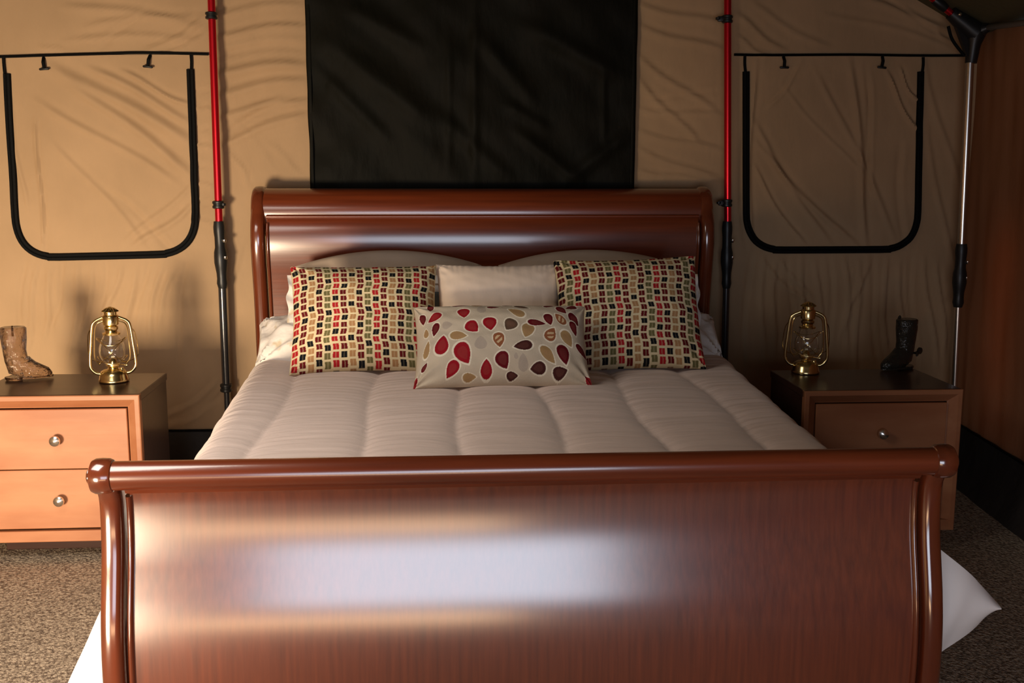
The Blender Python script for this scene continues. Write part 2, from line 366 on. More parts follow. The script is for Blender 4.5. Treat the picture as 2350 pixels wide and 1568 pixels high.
def window(idx, tl, bl, br, tr, r, thin, toggles, side):
    xs0, xs1 = min(tl[0], bl[0]), max(tr[0], br[0])
    root = bpy.data.objects.new('window_%d' % idx, None); COL.objects.link(root); root.location = (*[at((xs0+xs1)/2, bl[1], 1, WY)[0]], WY, at((xs0+xs1)/2, bl[1], 1, WY)[2])
    root['kind'] = 'structure'
    off = np.array(root.location)
    # closed cloth flap, a few millimetres proud of the wall
    A, B, C_, D = [np.array(px2(*p)) for p in ((tl[0], 128), bl, br, (tr[0], 126))]
    def f(u, v):
        top = A[None]*(1-u)[:, None]+D[None]*u[:, None]; bot = B[None]*(1-u)[:, None]+C_[None]*u[:, None]
        # pull lower corners in to follow the rounded zip
        e = np.clip((np.abs(u-.5)*2-.72)/.28, 0, 1); bot[:, 1] += e**2*.10
        q = top*(1-v)[:, None]+bot*v[:, None]
        return np.stack([q[:, 0], WY-.006-cloth_relief(q[:, 0], q[:, 1]), q[:, 1]], 1)
    P, Fc = grid(120, 120, f); P, Fc = thick(P, Fc, 120, 120, (0, .004, 0))
    mk('flap', P, Fc, tan, root, off=off)
    V, Fc = tape_path(corner_pts(tl, bl, br, tr, r), .0175)
    mk('zip', V, Fc, tape_m, root, off=off)
    for p in thin:
        V, Fc = tape_path(p, .007, lift=.005, n=12); mk('zip_end', V, Fc, tape_m, root, off=off)
    for (tx, ty, lean) in toggles:
        c = at(tx, ty, 1, WY-.03)
        lp = tube([(c[0]-lean*.02, WY-.012, c[2]+.0), (c[0]-lean*.01, WY-.032, c[2]-.02), (c[0], WY-.03, c[2]-.048)], .0075, 8)
        lo = mk('toggle_loop', *lp, tape_m, root, off=off)
        tg = lathe([(.003, -.022), (.0055, -.018), (.005, 0), (.0055, .018), (.003, .022)], 10, (0, 0, 0), axis='x')
        V = np.array(tg[0]); a = lean*.25; V = np.stack([V[:, 0]*cos(a)-V[:, 2]*sin(a), V[:, 1], V[:, 0]*sin(a)+V[:, 2]*cos(a)], 1)+np.array([c[0], WY-.032, c[2]-.05])
        mk('toggle', V, tg[1], black_m, lo, off=off)
    return root
window(1, (18, 170), (42, 592), (452, 582), (438, 160), 95, [[(10, 132), (12, 160), (17, 200)], [(440, 127), (441, 145), (440, 175)]],
       [(100, 132, .3), (338, 127, -.4)], -1)
window(2, (1711, 165), (1712, 574), (2103, 572), (2111, 165), 85, [[(1708, 130), (1708, 150), (1711, 175)], [(2116, 132), (2116, 150), (2113, 180)]],
       [(1801, 130, 0), (2025, 130, -.4)], 1)
V, Fc = tape_path([(-200, 134), (0, 131), (100, 128), (250, 124), (330, 122), (480, 125)], .006, lift=.008); struct('trim_3', V, Fc, tape_m)
V, Fc = tape_path([(1683, 126), (1760, 127), (1950, 126), (2100, 128), (2215, 128)], .006, lift=.008); struct('trim_4', V, Fc, tape_m)

# dark curtain panel behind the headboard
cl, cr = px2(706, 200, 2.57)[0], px2(1459, 200, 2.57)[0]
def curt(u, v):
    x = cl+(cr-cl)*u; z = 1.15+1.62*v
    h = .010*wob(x*1.4+z*.8, z*.35, 1.0, s=7)+.004*wob(x+z*.5, z, 3.0, s=15)
    for (x0, y0, x1, y1, wd, am) in [(760, 100, 1010, 300, 22, .010), (730, 160, 900, 330, 16, .008), (1100, 90, 1240, 260, 18, .008), (1200, 60, 1440, 190, 20, .010), (1180, 300, 1330, 420, 14, .008),
                                     (1160, 240, 1260, 300, 14, .008), (1000, 260, 1180, 420, 18, .008), (1290, 420, 1450, 300, 18, .010), (780, 10, 980, 120, 20, .008), (1380, 160, 1384, 330, 7, .005), (1030, 90, 1030, 400, 8, .004), (1088, 10, 1088, 420, 10, .006)]:
        (ax, az), (bx, bz) = px2(x0, y0), px2(x1, y1); dx, dz = bx-ax, bz-az; L = math.hypot(dx, dz)
        t = ((x-ax)*dx+(z-az)*dz)/L/L; n = ((x-ax)*-dz+(z-az)*dx)/L; e = np.clip(np.minimum(t+.1, 1.1-t)/.3, 0, 1)
        h += am*e*np.exp(-(n/(wd/490))**2)
    xe = x+.004*wob(z*0+u*0, z, 2)*(np.abs(u-.5)*2)**8
    return np.stack([xe, 2.556-h*1.8, z], 1)
P, Fc = grid(150, 150, curt); P, Fc = thick(P, Fc, 150, 150, (0, .006, 0))
cur = mk('curtain', P, Fc, dark_cloth); tag(cur, 'dark olive cloth panel hanging on the tent wall behind the headboard', 'curtain')
for px in (712, 1453):
    x = px2(px, 200, 2.555)[0]; b = box(x-.007, x+.007, 2.548, 2.556, 1.16, 2.76, .002)
    mk('hem', *b, dark_cloth, cur, off=np.array(cur.location))

# ------------------------------------------------------------ tent poles
def pole_part(root, name, m, p0, p1, r, y, seg=20, y1=None):
    a = at(*p0, 1, y); b = at(*p1, 1, y1 or y)
    if p0[1] < 0: a = a+(a-b)*(float(gable(a[0]))-.03-a[2])/(a[2]-b[2])
    return mk(name, *tube([a, (a+b)/2, b], r, seg), m, root, off=np.array(root.location))
def collar(root, p, r, y, tab=0, h=.026, name='collar', m=None):
    c = at(*p, 1, y)
    V = lathe([(r*.9, -h), (r*1.15, -h*.8), (r*1.15, -h*.3), (r, -h*.15), (r, h*.15), (r*1.15, h*.3), (r*1.15, h*.8), (r*.9, h)], 20, c)
    o = mk(name, *V, m or black_m, root, off=np.array(root.location))
    if tab:
        t = box(min(0, tab), max(0, tab), -.012, .004, -.012, .012, .003); t = (t[0]+c, t[1])
        k = lathe([(.006, -.006), (.011, -.003), (.011, .006), (.005, .008)], 12, (c[0]+tab, c[1]-.006, c[2]), axis='z')
        mk('collar_tab', *join(t, k), black_m, o, off=np.array(root.location))
    return o
def grip(root, p0, p1, r, y):
    a, b = at(*p0, 1, y), at(*p1, 1, y); n = 14
    pts = [a+(b-a)*t for t in np.linspace(0, 1, n)]
    rr = [r*.95, r*1.1, r*1.1, r, r, r*1.02, r*1.25, r*1.3, r*1.3, r*1.15, r, r*.95, r*1.05, r*.8]
    g = mk('lock_sleeve', *tube(pts, rr, 20), black_m, root, off=np.array(root.location))
    for t in (.3, .55):
        c = a+(b-a)*t; k = lathe([(.005, -.004), (.008, 0), (.008, .010), (.004, .012)], 12, (c[0]+r, c[1]-.018, c[2]))
        mk('screw', *k, chrome_m, g, off=np.array(root.location))
    return g
PY = 2.50
lp = thing('tent_pole', at(522, 1062, 1, PY)*[1, 1, 0]+[0, 0, .012], 'red and black telescopic tent pole left of the headboard, beside the left window', 'pole', 'telescopic tent poles on the back wall')
pole_part(lp, 'upper_tube', red_m, (484, -30), (503, 520), .0165, PY)
collar(lp, (485, 36), .023, PY, h=.016); collar(lp, (501, 470), .023, PY, h=.018, tab=.024)
grip(lp, (502, 508), (511, 662), .0235, PY)
pole_part(lp, 'lower_tube', black_tube, (510, 655), (520, 900), .0185, PY)
collar(lp, (519, 890), .024, PY, h=.02)
a = at(520, 895, 1, PY); mk('foot_tube', *tube([a, (a[0], PY, .02)], .0135, 16), black_tube, lp, off=np.array(lp.location))
mk('foot', *lathe([(.03, .0), (.03, .01), (.02, .02), (.016, .05)], 16, (a[0], PY, .012)), black_m, lp, off=np.array(lp.location))
rp = thing('tent_pole', at(1664, 1062, 1, PY)*[1, 1, 0]+[0, 0, .012], 'red and black telescopic tent pole right of the headboard, beside the right window', 'pole', 'telescopic tent poles on the back wall')
pole_part(rp, 'upper_tube', red_m, (1670, -30), (1670, 515), .0165, PY)
collar(rp, (1669, 44), .022, PY, h=.018, tab=-.045); collar(rp, (1668, 466), .022, PY, h=.018, tab=-.04)
grip(rp, (1669, 508), (1667, 662), .022, PY)
pole_part(rp, 'lower_tube', black_tube, (1667, 655), (1661, 900), .0165, PY)
a = at(1661, 895, 1, PY); mk('foot_tube', *tube([a, (a[0], PY, .02)], .0135, 16), black_tube, rp, off=np.array(rp.location))
mk('foot', *lathe([(.03, .0), (.03, .01), (.02, .02), (.016, .05)], 16, (a[0], PY, .012)), black_m, rp, off=np.array(rp.location))
# corner pole with its black hub
CY = 2.42
cp = thing('corner_pole', at(2188, 1062, 1, CY)*[1, 1, 0]+[0, 0, .012], 'silver steel corner pole with black lock sleeve and black corner hub', 'pole')
off = np.array(cp.location)
pole_part(cp, 'upper_tube', silver_m, (2227, 130), (2206, 575), .018, CY)
grip(cp, (2207, 560), (2198, 705), .025, CY)
pole_part(cp, 'lower_tube', silver_m, (2199, 695), (2188, 930), .0155, CY)
a = at(2188, 925, 1, CY); mk('foot_tube', *tube([a, (a[0], CY, .02)], .0135, 16), black_tube, cp, off=off)
mk('foot', *lathe([(.03, .0), (.03, .01), (.02, .02), (.016, .05)], 16, (a[0], CY, .012)), black_m, cp, off=off)
H0, H1, H2, H3 = at(2228, 145, 1, CY), at(2238, 75, 1, CY), at(2182, 30, 1, CY), at(2268, 63, 1, CY-.05)
hub = join(tube([H0, H0*.4+H1*.6, H1], [.026, .032, .05], 18), tube([H1, (H1+H2)/2, H2], [.05, .04, .03], 18), tube([H1, (H1+H3)/2, H3], [.042, .03, .018], 14),
           (np.array([H0+[-.02, -.012, .02], H2+[.01, -.012, -.03], H1+[-.02, -.012, 0], H0+[-.02, .012, .02], H2+[.01, .012, -.03], H1+[-.02, .012, 0]]), [(0, 1, 2), (5, 4, 3), (0, 3, 4, 1), (1, 4, 5, 2), (2, 5, 3, 0)]))
hb = mk('corner_hub', *hub, black_m, cp, off=off)
mk('bolt', *lathe([(.003, -.055), (.008, -.05), (.009, -.03)], 10, at(2192, 36, 1, CY), axis='y'), chrome_m, hb, off=off)
mk('strap', *tube(smooth_path([at(2176, 60, 1, CY-.02), at(2186, 92, 1, CY-.02), at(2213, 128, 1, CY-.01)], 10), .0075, 8), tape_m, cp, off=off)
d = (H2-H1)/np.linalg.norm(H2-H1)
RP = thing('roof_pole', H2, 'red roof pole rising up and left from the black corner hub', 'pole')
mk('tube', *tube([H2-d*.01, H2+d*1.0, H2+d*2.0, np.array([cxm, H2[1], float(gable(cxm))-.03])], .015, 16), red_m, RP, off=H2)
mk('sleeve', *tube([H2+d*.03, H2+d*.05, H2+d*.09, H2+d*.10], [.019, .022, .022, .019], 16), black_m, RP, off=H2)
ER = thing('eave_pole', H3, 'grey eave pole running forward from the corner hub along the right wall', 'pole')
e1 = at(2352, 52, 0, RWX(1.3)-.05)
mk('tube', *tube([H3, (H3+e1)/2, e1, e1+(e1-H3)*1.2], .013, 14), mat('grey_tube', (.16, .15, .14), .4, metal=.3), ER, off=H3)

# ------------------------------------------------------------ sleigh bed
bed = thing('sleigh_bed', (0, 1.15, .012), 'king size dark mahogany sleigh bed with scrolled headboard and footboard', 'bed')
boff = np.array(bed.location)
def bp(name, g, m, parent=None, smooth=True, label=None): return mk(name, *g, m, parent or bed, smooth, off=boff, label=label)
# footboard: front (viewer) surface profile, y towards viewer is negative
_z = np.linspace(.10, .768, 84)
_tilt = np.interp(_z, [.10, .20, .30, .37, .42, .50, .57, .63, .68, .72, .745, .768], [-9, -7, 0, 4, 8, 14, 14, 8, 3, -2, -14, -38])
_y = np.cumsum(np.tan(np.radians(_tilt)))*(_z[1]-_z[0]); _y += .004-_y[-1]
FOOT = np.stack([_y, _z], 1)
bp('footboard_panel', sweep_yz(FOOT[::1], rect_sec(-.955, .955, .0, -.032, 1)), wood_v)
RC = (-.026, .804)                                      # scroll centre
bp('footboard_rail', lathe([(.0, -.985), (.034, -.98), (.034, -.5), (.034, .5), (.034, .98), (.0, .985)], 40, (0, RC[0], RC[1]), cap=False, axis='x'), wood_h)
cap_prof = sweep_yz([( .004, .755), (-.006, .768), (-.02, .772)], rect_sec(-.96, .96, .004, -.03))
bp('footboard_cove', cap_prof, wood_h)
POST = np.vstack([[(_y[0]-.012, .014), (_y[0]-.006, .06)], np.stack([_y, _z], 1)[::2], [(.0, .780)]])
for s in (-1, 1):
    x0, x1 = sorted((s*.972, s*1.028))
    f_ = sweep_yz(POST, round_sec(x0, x1, .022, -.055, p=2.8))
    post = bp('footboard_post', f_, wood_post)
    sc = lathe([(0, -.027), (.028, -.027), (.037, -.023), (.041, -.015), (.042, 0), (.041, .015), (.037, .023), (.028, .027), (0, .027)], 36, (s*1.0, RC[0], RC[1]), cap=False, axis='x')
    bp('scroll', sc, wood_post, post)
    rs = lathe([(0, -.006), (.016, -.006), (.022, -.002), (.022, .004), (0, .008)], 24, (s*1.028, RC[0], RC[1]), cap=False, axis='x')
    bp('rosette', rs, wood_post, post)
    b0, b1 = sorted((s*.950, s*.965))
    bp('bead', sweep_yz(POST[8:-2], round_sec(b0, b1, .012, -.012, k=4, p=2)), wood_post, post)
# headboard: faces the viewer, rolls back towards the wall
_hz = np.linspace(.18, 1.292, 110)
_ht = np.interp(_hz, [.18, .8, .95, 1.06, 1.13, 1.18, 1.22, 1.25, 1.275, 1.292], [0, -4, -8, -11, -7, -1, 5, 14, 24, 34])
_hy = np.cumsum(np.tan(np.radians(_ht)))*(_hz[1]-_hz[0]); _hy += 2.325-_hy[-1]
HB = np.stack([_hy, _hz], 1)
bp('headboard_panel', sweep_yz(HB, rect_sec(-.96, .96, .0, -.032, 1)), wood_h)
arc = [(2.385-.075*cos(t), 1.335+.075*sin(t)) for t in np.linspace(-.6, 3.9, 30)]
bp('headboard_roll', lathe([(.0, -.985), (.104, -.985), (.104, .985), (.0, .985)], 60, (0, 2.432, 1.308), cap=False, axis='x'), wood_h)
bp('headboard_bead', tube([(-.965, 2.322, 1.290), (0, 2.322, 1.290), (.965, 2.322, 1.290)], .0085, 10), wood_h)
HP = np.vstack([[(_hy[0]-.012, .014), (_hy[0]-.006, .09)], np.stack([_hy-.004, _hz], 1)[::2], [(2.335, 1.315), (2.345, 1.34)]])
for s in (-1, 1):
    x0, x1 = sorted((s*.972, s*1.035))
    post = bp('headboard_post', sweep_yz(HP, round_sec(x0, x1, .020, -.06, p=2.6)), wood_post)
    bp('scroll', lathe([(0, -.030), (.09, -.030), (.105, -.026), (.113, -.016), (.1145, 0), (.113, .016), (.105, .026), (.09, .030), (0, .030)], 60, (s*1.006, 2.434, 1.308), cap=False, axis='x'), wood_post, post)
    b0, b1 = sorted((s*.952, s*.966)); bp('bead', sweep_yz(HP[12:-3], round_sec(b0, b1, .010, -.01, k=4, p=2)), wood_post, post)
    r0, r1 = sorted((s*.938, s*.968))
    bp('side_rail', box(r0, r1, .03, 2.28, .16, .38, .006), wood_h)
bp('foot_rail', box(-.95, .95, .0, .03, .10, .20, .004), wood_h)

tag(mk('mattress', *box(-.93, .93, .10, 2.24, .34, .665, .05, 4), mattress_m), 'thick mattress under the beige comforter on the sleigh bed', 'mattress')
# comforter: lengthwise channels sewn every 30 cm, drops over both sides
ZT = .742
SEAMS = np.array([-.738, -.445, -.160, .130, .415, .70])
def comfn(u, v):
    y = .115+1.97*v; s = -1.42+2.60*u
    sg = np.sign(s); a = np.abs(s)
    hw = np.where(sg < 0, .80+.085*v, .775+.15*v)         # half width of the flat top
    r = .10
    psi = np.where(sg > 0, RD(38)*np.exp(-((y-.15)/.45)**2)+RD(8), RD(14))   # flare from the vertical
    arcmax = (pi/2-psi)*r
    t = np.clip(a-hw, 0, None); ta = np.minimum(t, arcmax); th = ta/r
    x = np.minimum(a, hw)+r*np.sin(th); z = ZT-r*(1-np.cos(th))
    rest = np.clip(t-arcmax, 0, None)
    x += rest*np.sin(psi); z -= rest*np.cos(psi)
    z = np.maximum(z, .10)
    # channels
    sl = s+.012*np.sin(y*5+s*9)
    dist = np.min(np.abs(sl[:, None]-np.append(SEAMS, [-1.05, 1.0])[None]*(1+.03*(v-.3))[:, None]), axis=1)
    puff = .020*(1-np.exp(-dist/.035))
    wr = .0035*wob(s*.6, y*1.4, 2.2, s=9)+.0022*wob(s*.5, y*2.5, 4.5, s=13)+.006*wob(s, y, .8, s=1)
    top = np.clip(1-rest/.05, 0, 1)
    nx, nz = np.sin(th), np.cos(th)
    h = puff-.012+wr+.008*np.sin(s*11+y*3)*(1-top)
    x = x+nx*h; z = z+nz*h*1.0
    # sinks to the foot edge and gently sags at mid-width
    z -= .02*np.exp(-((y-.1)/.06)**2)*(1-np.clip(rest*8, 0, 1))
    return np.stack([sg*x, y, z], 1)
P, Fc = grid(300, 220, comfn)
P, Fc = thick(P, Fc, 300, 220, (0, 0, -.006))
com = tag(mk('comforter', P, Fc, comf_m), 'beige channel-stitched comforter spread over the sleigh bed', 'comforter')
coff = np.array(com.location)
def patch(pts_top, pts_bot, yfn, m, name, n=40):
    T_, B_ = smooth_path(pts_top, n), smooth_path(pts_bot, n); k = min(len(T_), len(B_)); T_, B_ = T_[:k], B_[:k]
    V = []
    for j in range(40):
        q = T_*(1-j/39)+B_*(j/39)
        for x, z in q: V.append((x, yfn(x, z, j/39), z))
    Fc = [(j*k+i, j*k+i+1, (j+1)*k+i+1, (j+1)*k+i) for j in range(39) for i in range(k-1)]
    V, Fc = thick(np.array(V), Fc, k, 40, (0, .006, 0))
    return mk(name, V, Fc, m, com, off=coff, label='white lining showing at the comforter corner')
patch([(.80, .71), (.93, .65), (1.01, .585), (1.095, .515), (1.185, .442), (1.268, .358)], [(.80, .20), (.90, .16), (1.02, .165), (1.115, .216), (1.205, .278), (1.260, .345)],
      lambda x, z, j: .150-.035*sin(pi*j)*math.exp(-((x-1.2)/.25)**2)-.012*math.exp(-((x-1.13+.10*(j-.5))/.035)**2), lining_m, 'corner_fold')
patch([(-.80, .70), (-.93, .62), (-1.02, .50), (-1.08, .405), (-1.125, .31), (-1.172, .205), (-1.19, .13)], [(-.80, .12), (-.88, .10), (-.96, .09), (-1.03, .085), (-1.09, .085), (-1.14, .09), (-1.18, .10)],
      lambda x, z, j: .135-.02*sin(x*30), lining_m, 'corner_fold')

# ------------------------------------------------------------ pillows
def pillow_mesh(wd, ht, th, pin=.06, n=80, p=2.4, q=.5, wr=.004, seed=0, colorfn=None, gather=0., crown=0., back=.6):
    m = int(n*ht/wd)+1; n = n+1
    u, v = np.meshgrid(np.linspace(-1, 1, n), np.linspace(-1, 1, m)); u, v = u.ravel(), v.ravel()
    X = wd/2*u*(1-pin*(1-v**2)**1.0); Z = ht/2*v*(1-pin*1.2*(1-u**2))
    Z = Z+crown*ht/2*(1-u**2)*np.clip(v, 0, 1)
    ed = np.clip((1-np.abs(u)**p)*(1-np.abs(v)**p), 0, 1)**q
    wv = wr*wob(u*1.1, v*1.1, .9, s=seed)*ed**.5+wr*.5*wob(u, v, 2.6, s=seed+5)*ed**.3
    if gather:
        wv = wv+gather*np.sin(u*52+3*np.sin(u*9))*np.exp(-(1-np.abs(v))/.10)*ed**.3
        wv = wv+gather*np.sin(v*30+2*np.sin(v*7))*np.exp(-(1-np.abs(u))/.12)*ed**.3
    # corner tucks: creases running in from the corners
    for su in (-1, 1):
        for sv in (-1, 1):
            du, dv = (su-u)*wd/2, (sv-v)*ht/2; ang = np.arctan2(np.abs(dv), np.abs(du)+1e-9); rr = np.hypot(du, dv)
            wv = wv+wr*1.6*np.cos(ang*10+seed)*np.exp(-rr/(.16*wd))*np.clip(rr/.02, 0, 1)
    Yf = -th/2*ed*(2-back)-wv; Yb = th/2*ed*back+wv*.3
    V1 = np.stack([X, Yf, Z], 1); V2 = np.stack([X, Yb, Z], 1)
    F1 = [(j*n+i, j*n+i+1, (j+1)*n+i+1, (j+1)*n+i) for j in range(m-1) for i in range(n-1)]
    edge = (np.abs(u) > .9999) | (np.abs(v) > .9999); idx = np.arange(n*m)+n*m; idx[edge] = np.arange(n*m)[edge]
    F2 = [tuple(idx[list(q_[::-1])]) for q_ in F1]
    keep = np.where(~edge)[0]; remap = np.full(2*n*m, -1); remap[:n*m] = np.arange(n*m); remap[n*m+keep] = n*m+np.arange(len(keep))
    V = np.vstack([V1, V2[keep]]); Fc = F1+[tuple(remap[list(q_)]) for q_ in F2]
    col = None
    if colorfn is not None:
        c = colorfn(u, v); col = np.vstack([c, c[keep]])
    return V, Fc, col
def place_pillow(name, bottom, wd, ht, lean, yaw, m, label, group=None, roll=0., cat='pillow', **kw):
    V, Fc, col = pillow_mesh(wd, ht, kw.pop('th', .14), **kw)
    V = V+[0, 0, ht/2]
    o = mk(name, V, Fc, m, colors=col)
    # mk recentred the origin to the base; rotate about it
    base = np.array(o.location)
    o.rotation_euler = (RD(-lean), RD(roll), RD(yaw)); 
    o.location = np.array(bottom)+[0, 0, 0]
    return tag(o, label, cat, group)
def srgb(r, g, b): return np.array([((c/255)/12.92 if c/255 <= .04045 else ((c/255+.055)/1.055)**2.4) for c in (r, g, b)]+[1.])
CC = {'cream': srgb(212, 196, 158), 'red': srgb(165, 30, 38), 'maroon': srgb(95, 18, 22), 'tan': srgb(165, 125, 85), 'olive': srgb(104, 98, 62), 'black': srgb(18, 20, 24)}
def check_print(shift):
    order = ['red', 'maroon', 'tan', 'maroon', 'olive']; blk = [1, 4, 2, 0, 3]
    def f(u, v):
        nc, nr = 18., 16.
        cu = (u*.5+.5)*nc; cv = (.5-v*.5)*nr
        cu = cu+.10*np.sin(cv*1.1+1)+.06*np.sin(cv*2.7)
        ci = np.floor(cu).astype(int); cv = cv+.5*(ci % 2)*.5+.12*np.sin(ci*2.3); ri = np.floor(cv).astype(int)
        fu, fv = cu-ci, cv-ri
        k = (ci+shift) % 5
        base = np.array([CC[c] for c in order])[k]
        isb = ((ri-np.array(blk)[k]) % 5) == 0
        base = np.where(isb[:, None], CC['black'], base)
        inside = (np.abs(fu-.5) < .36) & (np.abs(fv-.5) < .37)
        split = (np.abs(fu-.5) < .05)
        c = np.where(inside[:, None], base, CC['cream'])
        return np.where((inside & split)[:, None], base*.7+CC['cream']*.3*np.where(isb, .4, 1)[:, None], c)
    return f
LEAVES = [(235, 340, 160, 80, -90, 'M'), (370, 345, 190, 110, 215, 'R'), (370, 515, 180, 90, 255, 'M'), (445, 720, 225, 165, 80, 'R'), (690, 850, 255, 190, -60, 'R'), (710, 320, 155, 150, -90, 'R'),
 (800, 535, 175, 165, -50, 'R'), (1005, 500, 180, 170, -85, 'R'), (1240, 520, 175, 165, -125, 'B'), (635, 635, 200, 115, -12, 'T'), (570, 1000, 185, 145, 235, 'R'), (955, 1010, 175, 135, 90, 'R'), (1140, 940, 180, 165, -60, 'M'),
 (1245, 1075, 130, 70, 0, 'D'), (1375, 785, 220, 125, 190, 'D'), (1320, 330, 215, 115, 150, 'T'), (1440, 590, 185, 155, -110, 'T'), (1555, 480, 215, 95, -5, 'M'), (1700, 420, 175, 115, -75, 'M'), (1840, 400, 185, 110, 130, 'S'),
 (1715, 620, 185, 140, 60, 'S'), (1910, 650, 205, 135, -65, 'T'), (1100, 715, 180, 140, -85, 'S'), (1660, 870, 225, 125, -50, 'T'), (1845, 850, 225, 155, -80, 'M'), (1535, 1010, 180, 125, 190, 'D'), (1790, 1035, 180, 120, 20, 'D'),
 (1860, 250, 160, 105, -50, 'M'), (2010, 370, 195, 110, -60, 'M'), (2000, 500, 195, 90, -75, 'M'), (2080, 760, 180, 90, -50, 'M'), (1980, 180, 150, 90, 200, 'M'), (690, 165, 200, 55, 0, 'M'), (340, 180, 130, 80, -100, 'M'),
 (1060, 225, 150, 55, 0, 'M'), (880, 172, 140, 45, 0, 'T'), (1240, 165, 150, 50, 0, 'B'), (1390, 220, 190, 65, -20, 'B'), (770, 1078, 150, 65, 0, 'T'), (890, 740, 150, 150, 90, 'P'), (1370, 960, 170, 120, 90, 'P'), (920, 260, 150, 110, 90, 'P'),
 (510, 480, 120, 110, 0, 'P'), (270, 740, 200, 70, 80, 'T'), (255, 930, 110, 50, 60, 'M'), (150, 1085, 140, 85, 60, 'R'), (2120, 1085, 150, 90, 130, 'R'), (1710, 180, 130, 55, 10, 'M'), (262, 540, 110, 60, 90, 'T'), (1290, 900, 70, 50, 90, 'P')]
LC = {'M': srgb(100, 14, 24), 'R': srgb(150, 18, 32), 'B': srgb(96, 74, 58), 'T': srgb(168, 136, 92), 'D': srgb(72, 34, 30), 'S': srgb(150, 92, 60), 'P': srgb(180, 166, 150)}
def leaf_print(u, v):
    X = 150+(u*.5+.5)*2000; Y = 110+(.5-v*.5)*1010
    c = np.tile(srgb(200, 186, 164), (len(u), 1)); c[:, :3] *= (1+.05*wob(u, v, 1.5, s=8))[:, None]
    for x, y, L, W_, ang, k in LEAVES:
        a = RD(ang); dx, dy = X-x, -(Y-y); p_ = (dx*cos(a)+dy*sin(a))/(L/2); q_ = (-dx*sin(a)+dy*cos(a))/(W_/2)
        def inside(sc):
            pp = np.clip(p_/sc, -1, 1); t = np.arccos(pp); lim = np.sin(t)*np.sin(t/2)**.8*1.18
            return (np.abs(p_) < sc) & (np.abs(q_/sc) < lim)
        hal, core, inn = inside(1.2), inside(1.), inside(.62)
        if k != 'P': c[hal] = srgb(232, 222, 200)
        c[core] = LC[k]
        if k in 'RMBTD': c[inn] = LC[k]*.86+srgb(150, 100, 85)*.14
        if k == 'S': c[inn & (np.sin(p_*9+q_*5) > 0)] = srgb(208, 180, 140)
    return c
# back to front
for s, px in ((-1, 'left'), (1, 'right')):
    place_pillow('pillow', (s*.49+(.0 if s < 0 else .01), 1.80, .745), .92, .30, 62, -s*4, white_m, 'white patterned pillow lying flat at the %s edge of the bed' % px, 'white sleeping pillows', th=.20, pin=.02, n=90, wr=.010, seed=4+s, q=.4)
    place_pillow('pillow', (s*.430+.01, 2.03, .745), .80, .36, 14, -s*3, sham_m, 'beige pillow standing against the %s half of the headboard' % px, 'beige pillows against the headboard', th=.16, pin=.03, n=80, wr=.005, seed=8+s, p=2.0, q=.42, crown=.42)
o = place_pillow('pillow', (.02, 1.80, .75), .62, .27, 14, 0, blue_m, 'pale blue pillow mostly hidden behind the small cream pillow', th=.12, pin=.03, n=50)
def flange(wd, ht, seed, scallop=.010):
    """wavy cloth border around a sham"""
    n = 240; t = np.linspace(0, 1, n, endpoint=False); per = []
    for k in t:
        d_ = k*4; sd = int(d_); f_ = d_-sd
        per.append([(-1+2*f_, -1), (1, -1+2*f_), (1-2*f_, 1), (-1, 1-2*f_)][sd])
    per = np.array(per); V = []
    for j, e in enumerate((0, .5, 1)):
        for i, (u, v) in enumerate(per):
            wv = scallop*(.7*sin(i*.30+seed)+.4*sin(i*.47+2*seed)); gx, gz = wd/2+e*.035+e*wv*.6, ht/2+e*.035+e*wv*.6
            V.append((u*gx, e*.012*sin(i*.47+seed), v*gz+ht/2))
    Fc = [(j*n+i, j*n+(i+1) % n, (j+1)*n+(i+1) % n, (j+1)*n+i) for j in range(2) for i in range(n)]
    V = np.array(V); m = len(V); V2 = V+[0, .004, 0]
    F2 = Fc+[tuple(a+m for a in q[::-1]) for q in Fc]+[(2*n+i, 2*n+(i+1) % n, m+2*n+(i+1) % n, m+2*n+i) for i in range(n)]+[(i, m+i, m+(i+1) % n, (i+1) % n) for i in range(n)]
    return np.vstack([V, V2]), F2
for s, px, yy in ((-1, 'left', 1.86), (1, 'right', 1.86)):
    wd, ht = .62, .27
    x = s*.485+(.0 if s < 0 else .045)
    o = place_pillow('sham_pillow', (x, yy, .775), wd, ht, 16, 0, white_m, 'white ruffled pillow behind the %s checked cushion' % px, 'white ruffled pillows', th=.12, pin=.0, n=60, seed=3)
    mk('ruffle', *flange(wd, ht, s), white_m, o)
place_pillow('small_pillow', (.025, 1.63, .775), .50, .38, 18, 0, small_m, 'small cream pillow with gathered edges in the middle of the pillows', th=.17, pin=.05, n=110, gather=.0035, wr=.003, q=.42)
place_pillow('checked_cushion', (-.492, 1.475, .757), .565, .445, 30, 3, print_m, 'cushion with red, black and olive woven checks, on the left', 'checked square cushions', th=.16, pin=.05, n=330, colorfn=check_print(0), wr=.004, seed=2, cat='cushion', roll=0)
place_pillow('checked_cushion', (.515, 1.455, .757), .565, .475, 30, -4, print_m, 'cushion with red, black and olive woven checks, on the right', 'checked square cushions', th=.16, pin=.05, n=330, colorfn=check_print(3), wr=.005, seed=6, cat='cushion', roll=-2)
place_pillow('leaf_cushion', (.005, 1.165, .765), .63, .335, 40, 0, leafprint_m, 'oblong cream cushion printed with red and brown leaves, in front of the pillows', th=.15, pin=.045, n=420, colorfn=leaf_print, wr=.004, seed=12, cat='cushion')

